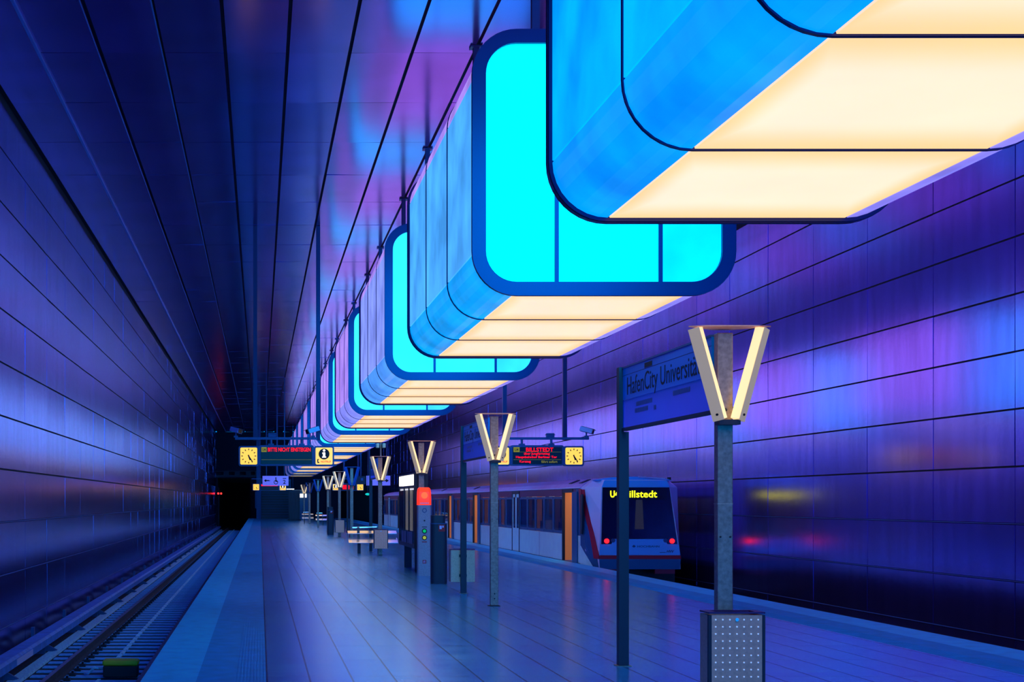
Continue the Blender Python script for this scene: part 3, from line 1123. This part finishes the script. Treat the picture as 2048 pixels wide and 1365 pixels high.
# lilac direction signs
t = thing('direction_sign', 'lilac hanging sign with left arrow, wheelchair symbol and number 2', 'sign', (.86, 76.0, 2.82))
MB().box(-.72, .72, 0, .1, -.27, .27).build('panel', 'sign_lilac', t)
MB().box(-.6, -.36, -.008, -.002, -.02, .04).box(-.36, -.3, -.008, -.002, -.02, .02).prism([(-.64, .01), (-.52, .10), (-.52, -.08)], 'y', -.008, -.002).build('arrow', 'ink_black', t)
mb = MB()
ringmesh(mb, [(.02 + .12 * math.cos(a), -.08 + .12 * math.sin(a)) for a in [2 * PI * i / 16 for i in range(16)]],
         [(.02 + .085 * math.cos(a), -.08 + .085 * math.sin(a)) for a in [2 * PI * i / 16 for i in range(16)]], -.008, -.002)
mb.box(-.0, .05, -.008, -.002, -.05, .10).box(0, .14, -.008, -.002, -.06, -.02).tube((.02, -.008, .15), (.02, -.002, .15), .04)
mb.build('wheelchair', 'ink_black', t)
text('number', '2', 'ink_black', .15, .22, (.42, -.006, -.17), t, bold=.02)
MB().box(.40, .60, -.008, -.002, .11, .15).build('bar', 'ink_black', t)
for x in (-.5, .5):
    MB().box(x - .03, x + .03, .02, .08, .271, ZC - 2.82 - .008).build('hanger', 'hanger_dark', t)
t = thing('direction_sign', 'lilac hanging sign with a black right arrow beside the fourth lamp post', 'sign', (6.57, 76.0, 2.83))
MB().box(-.66, .66, 0, .1, -.27, .27).build('panel', 'sign_lilac', t)
MB().box(.25, .45, -.008, -.002, -.03, .03).prism([(.58, .0), (.42, .10), (.42, -.10)], 'y', -.008, -.002).build('arrow', 'ink_black', t)
for x in (-.5, .5):
    MB().box(x - .03, x + .03, .02, .08, .271, ZC - 2.83 - .008).build('hanger', 'hanger_dark', t)
t = thing('direction_sign', 'dark hanging sign board left of the lilac right arrow sign', 'sign', (5.60, 76.0, 2.85))
MB().box(-.26, .26, 0, .1, -.23, .23).build('panel', 'train_dark', t)
MB().box(.0, .12, -.008, -.002, -.02, .12).build('symbol', 'board_blue', t)
MB().box(-.03, .03, .02, .08, .231, ZC - 2.85 - .008).build('hanger', 'hanger_dark', t)

# cameras
def cctv(x, y, z, label, dx, flip=1, post=None):
    t = thing('security_camera', label, 'security camera', (x, y, z), 'security cameras on the beams')
    mb = MB().box(-.05, .05, -.05, .05, 0, .04).tube((0, 0, .04), (0, 0, .12), .02)
    mb.build('mount', 'board_blue', t)
    m4 = Matrix.Translation((0, 0, .17)) @ Matrix.Rotation(math.radians(18 * flip), 4, 'Y') @ Matrix.Rotation(math.radians(dx), 4, 'Z')
    MB().box(-.075, .075, -.17, .15, -.05, .06, m4).build('body', 'cctv_white', t)
    MB().box(-.06, .06, -.185, -.171, -.04, .05, m4).build('lens', 'screen_black', t)
    MB().box(-.085, .085, -.21, .12, .061, .07, m4).build('sun_hood', 'steel_dark', t)
    return t
cctv(-.60, YD + .09, 3.281, 'security camera at the left end of the left board beam', 40)
cctv(1.32, YD + .09, 3.281, 'dark tilted security camera at the right end of the left board beam', -60, -1)
cctv(8.12, YD + .09, 3.281, 'white security camera at the right end of the right board beam', 60)
for x, lab in ((.30, 'small junction box on top of the left board beam'), (7.22, 'small junction box on top of the right board beam')):
    t = thing('junction_box', lab, 'junction box', (x, YD + .09, 3.281))
    MB().box(-.10, .10, -.05, .05, 0, .10).build('box', 'board_blue', t, bevel=.008)
    MB().box(-.12, .12, -.055, .055, .055, .065).build('lid_rim', 'hanger_dark', t)
t = thing('security_camera', 'pair of small camera housings on a thin rod above the fourth lamp post', 'security camera', (3.79, 43.0, 3.10))
MB().tube((0, 0, 0), (0, 0, .42), .025).build('rod', 'steel', t)
for s in (-1, 1):
    MB().box(s * .10 - .045, s * .10 + .045, -.12, .12, .26, .40).build('body', 'housing_beige', t, bevel=.01)
MB().box(-.1, .1, -.02, .02, .38, .40).build('yoke', 'steel_dark', t)

# ------------------------------------------------------------------ far end furniture
t = thing('end_column', 'blue full height steel column at the far left end of the platform', 'column', (-.17, 131.0, 0))
MB().box(-.17, .17, -.17, .17, 0, ZC - .008).build('shaft', 'board_blue', t)
MB().box(-.30, -.18, -.1, .1, 1.0, 2.6).build('control_box', 'board_blue', t)
t = thing('roller_shutter', 'dark slatted shutter closing the passage at the platform end', 'shutter', (1.5, 133.0, 0))
MB().box(-1.35, 1.35, .1, .2, 0, 3.6).build('curtain', 'train_dark', t)
mb = MB()
for i in range(14):
    mb.box(-1.35, 1.35, .07, .1, .22 + i * .25, .26 + i * .25)
mb.build('slat_edges', 'board_blue', t)
MB().box(-1.5, 1.5, 0, .25, 3.6, 3.8).box(-1.5, -1.38, 0, .25, 0, 3.6).box(1.38, 1.5, 0, .25, 0, 3.6).build('frame', 'board_blue', t)
t = thing('lift_shaft', 'glass lift cabin with a lit header at the far platform end', 'lift', (3.6, 128.0, 0))
mb = MB()
for x in (-.55, -.02, .5, .95):
    mb.box(x - .05, x + .05, -.05, .05, 0, 2.6)
mb.box(-.6, 1.0, -.05, .9, 2.6, 2.75)
mb.build('cabin_frame', 'steel', t)
MB().box(-.3, .75, -.10, -.052, 2.03, 2.38).build('lit_header', 'cream_bright', t)
MB().box(-.2, .1, -.07, -.052, .95, 1.85).build('lit_pane', 'teal_glow', t)
MB().box(-.5, .95, .2, .9, 0, 2.55).build('cabin', 'train_blue', t)
t = thing('lift_shaft', 'dark framed lift enclosure left of the lit one at the platform end', 'lift', (2.95, 118.0, 0))
mb = MB()
for x in (-.45, -.15, .15, .45):
    mb.box(x - .04, x + .04, 0, .05, 0, 2.4)
mb.box(-.5, .5, 0, .6, 2.4, 2.6).box(-.6, .6, 0, .6, 0, .12)
mb.build('cabin_frame', 'steel_dark', t)
MB().box(-.43, .43, .06, .5, .12, 2.4).build('cabin', 'train_dark', t)
for i, (x, y, h) in enumerate(((4.3, 84.0, 2.6), (4.1, 62.0, 2.5), (4.6, 72.0, 2.6))):
    t = thing('platform_post', ('slim blue steel post beside the distant V lamps, farthest of three', 'slim blue steel post right of the distant litter bin', 'slim blue steel post between the distant lamp posts')[i], 'post', (x, y, 0))
    MB().box(-.05, .05, -.05, .05, .01, h).build('shaft', 'steel_dark', t)
    MB().box(-.08, .08, -.08, .08, 0, .01).build('base_plate', 'steel', t)
t = thing('tube_light', 'short cream tube light hanging just right of the tiny left info sign', 'light', (2.22, 107.2, 2.60))
MB().box(-.40, .45, -.05, .05, 0, .06).build('tube', 'cream_bright', t)
MB().box(-.42, .47, -.06, .06, .061, .12).build('tray', 'steel_dark', t)
for x in (-.3, .35):
    MB().tube((x, 0, .121), (x, 0, ZC - 2.58 - .008), .012).build('cord', 'hanger_dark', t)
t = thing('exit_light', 'small green light glowing left of the fourth lamp post', 'light', (5.35, 68.0, 2.03))
MB().tube((0, 0, .06), (0, 0, ZC - 2.03 - .008), .015).build('cord', 'hanger_dark', t)
mb = MB()
mb.loft([[(.13 * math.cos(a) * s, .13 * math.sin(a) * s, z) for a in [2 * PI * i / 12 for i in range(12)]] for s, z in ((.3, -.055), (1, -.01), (1, .02), (.4, .055))])
mb.build('shade', 'green_light', t)

# ------------------------------------------------------------------ the train
TX = 9.98
YT = 36.0
TL = 60.0
hwT = 1.29
xs_ = TX - hwT           # platform side plane 8.69
t = thing('subway_train', 'white subway train with red band standing at the right platform showing Billstedt', 'train', (TX, YT, 0))

# roof: rounded cap along the train
def roof_prof(k=1.0, top=2.34, low=2.03, w=hwT):
    pts = [(-w, low - .0)]
    for i in range(9):
        a = PI - PI * i / 8
        pts.append((w * .86 * math.cos(a) * (1 if True else 0), 2.16 + (top - 2.16) * math.sin(a)))
    pts.append((w, low))
    return pts
rp = [(-hwT, 2.03), (-hwT, 2.07), (-1.18, 2.18), (-.95, 2.27), (-.55, 2.33), (0, 2.35), (.55, 2.33), (.95, 2.27), (1.18, 2.18), (hwT, 2.07), (hwT, 2.03)]
MB().prism(rp, 'y', 1.1, TL).build('roof', 'train_roof', t)
MB().tube((-hwT - .015, 1.1, 2.055), (-hwT - .015, TL, 2.055), .018, n=8).build('gutter', 'white_paint', t)
mb = MB()
for y in (1.35, 2.6, 20, 30):
    mb.prism([(-1.20, 2.175), (-.96, 2.272), (-.96, 2.290), (-1.20, 2.193)], 'y', y, y + .35)
mb.build('roof_vent', 'train_dark', t)

doors = [(2.05, 3.35, 1), (9.9, 11.2, 0), (18.6, 19.9, 1), (26.0, 27.3, 1), (33.6, 34.9, 1), (41.5, 42.8, 0), (49.0, 50.3, 1), (55.5, 56.8, 0)]
x0 = -hwT
# floor and underframe
MB().box(-hwT + .03, hwT - .03, .9, TL, -.12, -.0).build('cabin_floor', 'seat_blue', t)
MB().box(-hwT + .10, hwT - .10, .9, TL - .3, -.75, -.125).build('underframe', 'train_dark', t)
for y in (3.5, 14, 18, 28, 33, 43, 47, 57):
    mb = MB()
    for xx in (-.72, .72):
        for dy in (-.9, .9):
            mb.tube((xx - .06, y + dy, -.60), (xx + .06, y + dy, -.60), .326, n=20)
    mb.box(-.7, .7, y - 1.2, y + 1.2, -.80, -.76)
    mb.build('bogie', 'clip_dark', t)
# far side wall, closed
MB().box(hwT - .04, hwT, 1.1, TL, 0, .77).box(hwT - .04, hwT, 1.1, TL, 1.82, 2.03).build('far_side', 'train_white', t)
mb = MB()
for k in range(40):
    y = 1.4 + k * 1.5
    if y < TL - .3:
        mb.box(hwT - .04, hwT, y - .12, y + .12, .77, 1.82)
mb.build('far_pillars', 'seat_brown', t)
MB().box(hwT - .03, hwT - .02, 1.1, TL, .77, 1.82).build('far_window', 'glass_train', t)
MB().box(-hwT + .05, hwT - .05, TL - .05, TL, -.1, 2.2).build('end_wall', 'train_blue', t)
MB().box(-.12, .12, 1.4, TL - .2, 2.02, 2.05).build('ceiling_light', 'train_lamp', t)
MB().box(-.95, -.80, 1.5, TL - .2, 2.01, 2.04).build('ceiling_light', 'train_lamp', t)
MB().box(-hwT + .05, hwT - .05, 1.1, TL - .1, 2.06, 2.08).build('cabin_ceiling', 'housing_beige', t)

spans = []
prev = 1.70
for a, b_, o_ in doors:
    spans.append((prev, a)); prev = b_
spans.append((prev, TL))
for a, b_ in spans:
    if b_ - a < .05:
        continue
    pm = 'train_white'
    mb = MB().box(x0, x0 + .04, a + .03, b_ - .03, .0, .75)
    pn = mb.build('lower_panel', pm, t)
    if b_ - a > 4:
        m_ = (a + b_) / 2
        MB().box(x0 - .001, x0 + .0, m_ - .015, m_ + .015, .02, .74).build('panel_joint', 'train_blue', pn)
    MB().box(x0, x0 + .04, a, b_, 1.83, 2.03).build('red_band', 'train_band', t)
    n = max(1, round((b_ - a) / 1.25))
    w = (b_ - a) / n
    for i in range(n):
        c0, c1 = a + i * w, a + (i + 1) * w
        fr = ringmesh(MB(), rr(c0 + .01, c1 - .01, .76, 1.82, .05, 2), rr(c0 + .10, c1 - .10, .84, 1.75, .06, 2), 0, .03)
        f = fr.build('window_frame', 'train_blue', t)
        f.rotation_euler = (0, 0, PI / 2)      # (x,y)->( -y, x)
        f.location = (x0 + .035, 0, 0)
        g = MB().box(c0 + .09, c1 - .09, .012, .018, .83, 1.76).build('pane', 'glass_train', f)
    # pillars and seats seen through the glass
    for i in range(n + 1):
        yy = a + i * w
        yy = min(max(yy, a + .12), b_ - .12)
        MB().box(x0 + .06, x0 + .16 + .05 * (i % 2), yy - .03, yy + .03, 0, 2.0).build('inner_pillar', ('wood_orange', 'seat_blue', 'seat_brown')[(i * 2 + int(a)) % 3], t)
    for i in range(n):
        yy = a + (i + .5) * w
        for xx in (-1.05, -.55, .55, 1.0):
            if (i + int(xx * 10)) % 3:
                MB().box(xx - .2, xx + .2, yy - .05, yy + .05, .35, 1.08).box(xx - .2, xx + .2, yy, yy + .40, .30, .42).build('train_seat', 'seat_brown' if (i % 2) else 'seat_blue', t)
for a, b_, op in doors:
    MB().box(x0 - .012, x0 + .06, a - .03, a + .05, -.0, 2.02).box(x0 - .012, x0 + .06, b_ - .05, b_ + .03, -.0, 2.02).box(x0 - .012, x0 + .06, a, b_, 1.93, 2.03).build('door_frame', 'train_dark', t)
    MB().box(x0 - .07, x0 + .03, a, b_, -.035, -.005).build('door_sill', 'steel_dark', t)
    if op:
        MB().prism([(x0 + .05, 0), (x0 + .05, 1.95), (x0 + .62, 1.95), (x0 + .55, 1.2), (x0 + .30, .9), (x0 + .26, .0)], 'y', b_ - .01, b_ + .03).build('partition', 'wood_orange', t)
        MB().box(x0 - .04, x0 - .012, a - .62, a - .04, .0, 1.95).build('door_leaf', 'train_blue', t)
    else:
        for c0, c1 in ((a + .05, (a + b_) / 2 - .01), ((a + b_) / 2 + .01, b_ - .05)):
            dl = MB().box(x0, x0 + .03, c0, c1, .0, .78).box(x0, x0 + .03, c0, c0 + .08, .78, 1.93).box(x0, x0 + .03, c1 - .08, c1, .78, 1.93).box(x0, x0 + .03, c0, c1, 1.82, 1.93).build('door_leaf', 'train_white', t)
            MB().box(x0 + .01, x0 + .016, c0 + .08, c1 - .08, .78, 1.82).build('door_glass', 'glass_train', dl)

# cab nose: lofted from the body section to the slanted front
def nose_ring(y_of, w_of, zs):
    L_ = [(-w_of(z), y_of(z), z) for z in zs]
    R_ = [(w_of(z), y_of(z), z) for z in zs[::-1]]
    return L_ + R_
zs = [-.10, .17, .70, 1.4, 2.06, 2.20]
def yf(z): return 0.0 + max(0, (z - .3)) * .22
def wf(z): return 1.07 - max(0, z - .2) * .088
front = nose_ring(yf, wf, zs)
front[5] = (-.80, .45, 2.26); front[6] = (.80, .45, 2.26)
back = nose_ring(lambda z: 1.12, lambda z: hwT, zs)
back[5] = (-1.05, 1.12, 2.25); back[6] = (1.05, 1.12, 2.25)
mid = []
for a, b_ in zip(front, back):
    k = .62
    v = Vector(a).lerp(Vector(b_), k)
    v.x = a[0] + (b_[0] - a[0]) * .86
    mid.append(tuple(v))
MB().loft([front, mid, back]).build('nose', 'train_nose', t)
MB().prism([(-1.05, 2.245), (-.6, 2.325), (0, 2.345), (.6, 2.325), (1.05, 2.245)], 'y', .55, 1.12).build('nose_cap', 'train_front', t)
MB().tube((.10, .50, 2.335), (.80, .47, 2.285), .02, n=8).build('roof_highlight', 'white_paint', t)  # pale tube modelled as the highlight along the roof edge
MB().tube((.95, .6, 2.25), (.95, .6, 2.33), .05, n=10).build('roof_aerial', 'clip_dark', t)

def on_front(x, z, off=.0):
    return (x, yf(z) - off, z)
def front_plate(poly, name, m, off0, off1, parent):
    mb = MB()
    A = [mb.bm.verts.new(on_front(x, z, off1)) for x, z in poly]
    B = [mb.bm.verts.new(on_front(x, z, off0)) for x, z in poly]
    n = len(poly)
    mb.bm.faces.new(A)
    mb.bm.faces.new(B[::-1])
    for i in range(n):
        j = (i + 1) % n
        mb.bm.faces.new((A[i], B[i], B[j], A[j]))
    return mb.build(name, m, parent)
front_plate([(-wf(2.06), 2.06), (wf(2.06), 2.06), (wf(2.24) - .06, 2.24), (-wf(2.24) + .06, 2.24)], 'front_brow', 'train_front', 0, .02, t)
ws = front_plate([(-1.0, .56), (-.74, .56), (-.66, .70), (.66, .70), (.74, .56), (1.0, .56), (.885, 2.055), (-.885, 2.055)], 'windscreen', 'windscreen', 0, .022, t)
ws['label'] = 'black windscreen with blunt lower corners'
front_plate([(-1.06, .27), (1.06, .27), (1.035, .555), (.745, .555), (.665, .69), (-.665, .69), (-.745, .555), (-1.035, .555)], 'front_band', 'train_front', 0, .02, t)
front_plate([(-1.08, .17), (1.08, .17), (1.065, .265), (-1.065, .265)], 'red_stripe', 'train_red', 0, .03, t)
front_plate([(-1.05, -.1), (1.05, -.1), (1.07, .165), (-1.07, .165)], 'front_skirt', 'train_blue', 0, .025, t)
for s in (-1, 1):
    MB().box(s * .66 - .26, s * .66 + .26, -.02, .10, -.22, .02).build('anticlimber', 'red_dull', t)
front_plate([(-.10, .95), (.14, .95), (.15, 1.75), (-.02, 1.75)], 'gangway_glow', 'seat_brown', .023, .025, ws)  # flat brown plate painting the interior glow onto the windscreen
dd = front_plate([(-.80, 1.73), (.80, 1.73), (.78, 2.02), (-.78, 2.02)], 'destination_display', 'screen_black', .023, .03, t)
o = text('lettering', 'Billstedt', 'led_yellow', .88, .185, (-.34, yf(1.85) - .045, 1.785), dd, bold=.012)
o = text('line_number', 'U4', 'led_yellow', .22, .185, (-.70, yf(1.85) - .045, 1.785), dd, bold=.03)
for s in (-1, 1):
    x, z = s * .86, .64
    p = Vector(on_front(x, z, .022))
    MB().tube(p, p + Vector((0, -.035, 0)), .062, n=18).build('tail_light', 'tail_red', t)
    p = Vector(on_front(s * .69, .655, .022))
    MB().tube(p, p + Vector((0, -.02, 0)), .055, n=18).build('headlight', 'board_blue', t)
text('lettering', 'HOCHBAHN', 'board_blue', .58, .055, (-.06, yf(.5) - .024, .47), t, bold=.01)
mb = MB()
mb.poly([(-.20, yf(.5) - .024, .50), (-.15, yf(.5) - .024, .54), (-.10, yf(.5) - .024, .50), (-.15, yf(.5) - .024, .46)])
mb.build('diamond_mark', 'board_blue', t)
text('lettering', 'HVV', 'board_blue', .20, .075, (.70, yf(.38) - .024, .33), t, bold=.03, shear=.3)
MB().box(.52, .68, yf(.36) - .024, yf(.36) - .0215, .335, .35).build('dash_mark', 'board_blue', t)

# side of the cab: red swoosh, dark triangle, mirror screen
mb = MB()
xo = x0 - .004
mb.prism([(1.02, 2.02), (1.30, 2.02), (1.20, 1.5), (1.02, 1.0)], 'x', xo - .01, xo)
mb.build('red_swoosh', 'train_red', t)
mb = MB()
def lerp_side(z, k):       # point on the nose side surface between front (0) and back (1)
    f = Vector((-wf(z), yf(z), z)); m_ = f.lerp(Vector((-hwT, 1.12, z)), .62); m_.x = -wf(z) + (-hwT + wf(z)) * .86
    b_ = Vector((-hwT, 1.12, z))
    return f.lerp(m_, k / .62) if k < .62 else m_.lerp(b_, (k - .62) / .38)
def side_strip(pairs, name, m, off=.012):
    mb = MB()
    prev = None
    for z, k0, k1 in pairs:
        ks = [k0 + (k1 - k0) * q / 8 for q in range(9)]
        cur = [mb.bm.verts.new(lerp_side(z, k) + Vector((-off, -off * .8, 0))) for k in ks]
        if prev:
            for q in range(8):
                mb.bm.faces.new((prev[q], prev[q + 1], cur[q + 1], cur[q]))
        prev = cur
    o = mb.build(name, m, t)
    s_ = o.modifiers.new('t', 'SOLIDIFY'); s_.thickness = .01
    return o
side_strip([(.17, 0, .22), (.27, .0, .26), (.4, .07, .30), (.9, .27, .46), (1.3, .44, .62), (1.7, .58, .80), (2.0, .64, .98)], 'red_swoosh', 'train_red', .016)
side_strip([(-.09, .0, .25), (.17, .08, .50), (.27, .13, .72), (.5, .24, 1.0), (.9, .42, 1.0), (1.3, .58, 1.0), (1.7, .72, 1.0)], 'cab_side', 'train_blue', .010)
side_strip([(-.05, .26, 1.0), (.17, .50, 1.0), (.27, .62, 1.0), (.48, .97, 1.0)], 'cab_corner', 'train_white', .014)
MB().prism([(.72, 1.88), (.98, 1.86), (.98, .80), (.80, .80)], 'x', x0 - .05, x0 - .02).build('cab_mirror', 'train_dark', t)
MB().box(x0, x0 + .04, 1.12, 1.72, .0, .75).build('lower_panel', 'train_white', t)
MB().box(x0, x0 + .04, 1.12, 1.72, .76, 2.03).build('cab_door', 'train_blue', t)
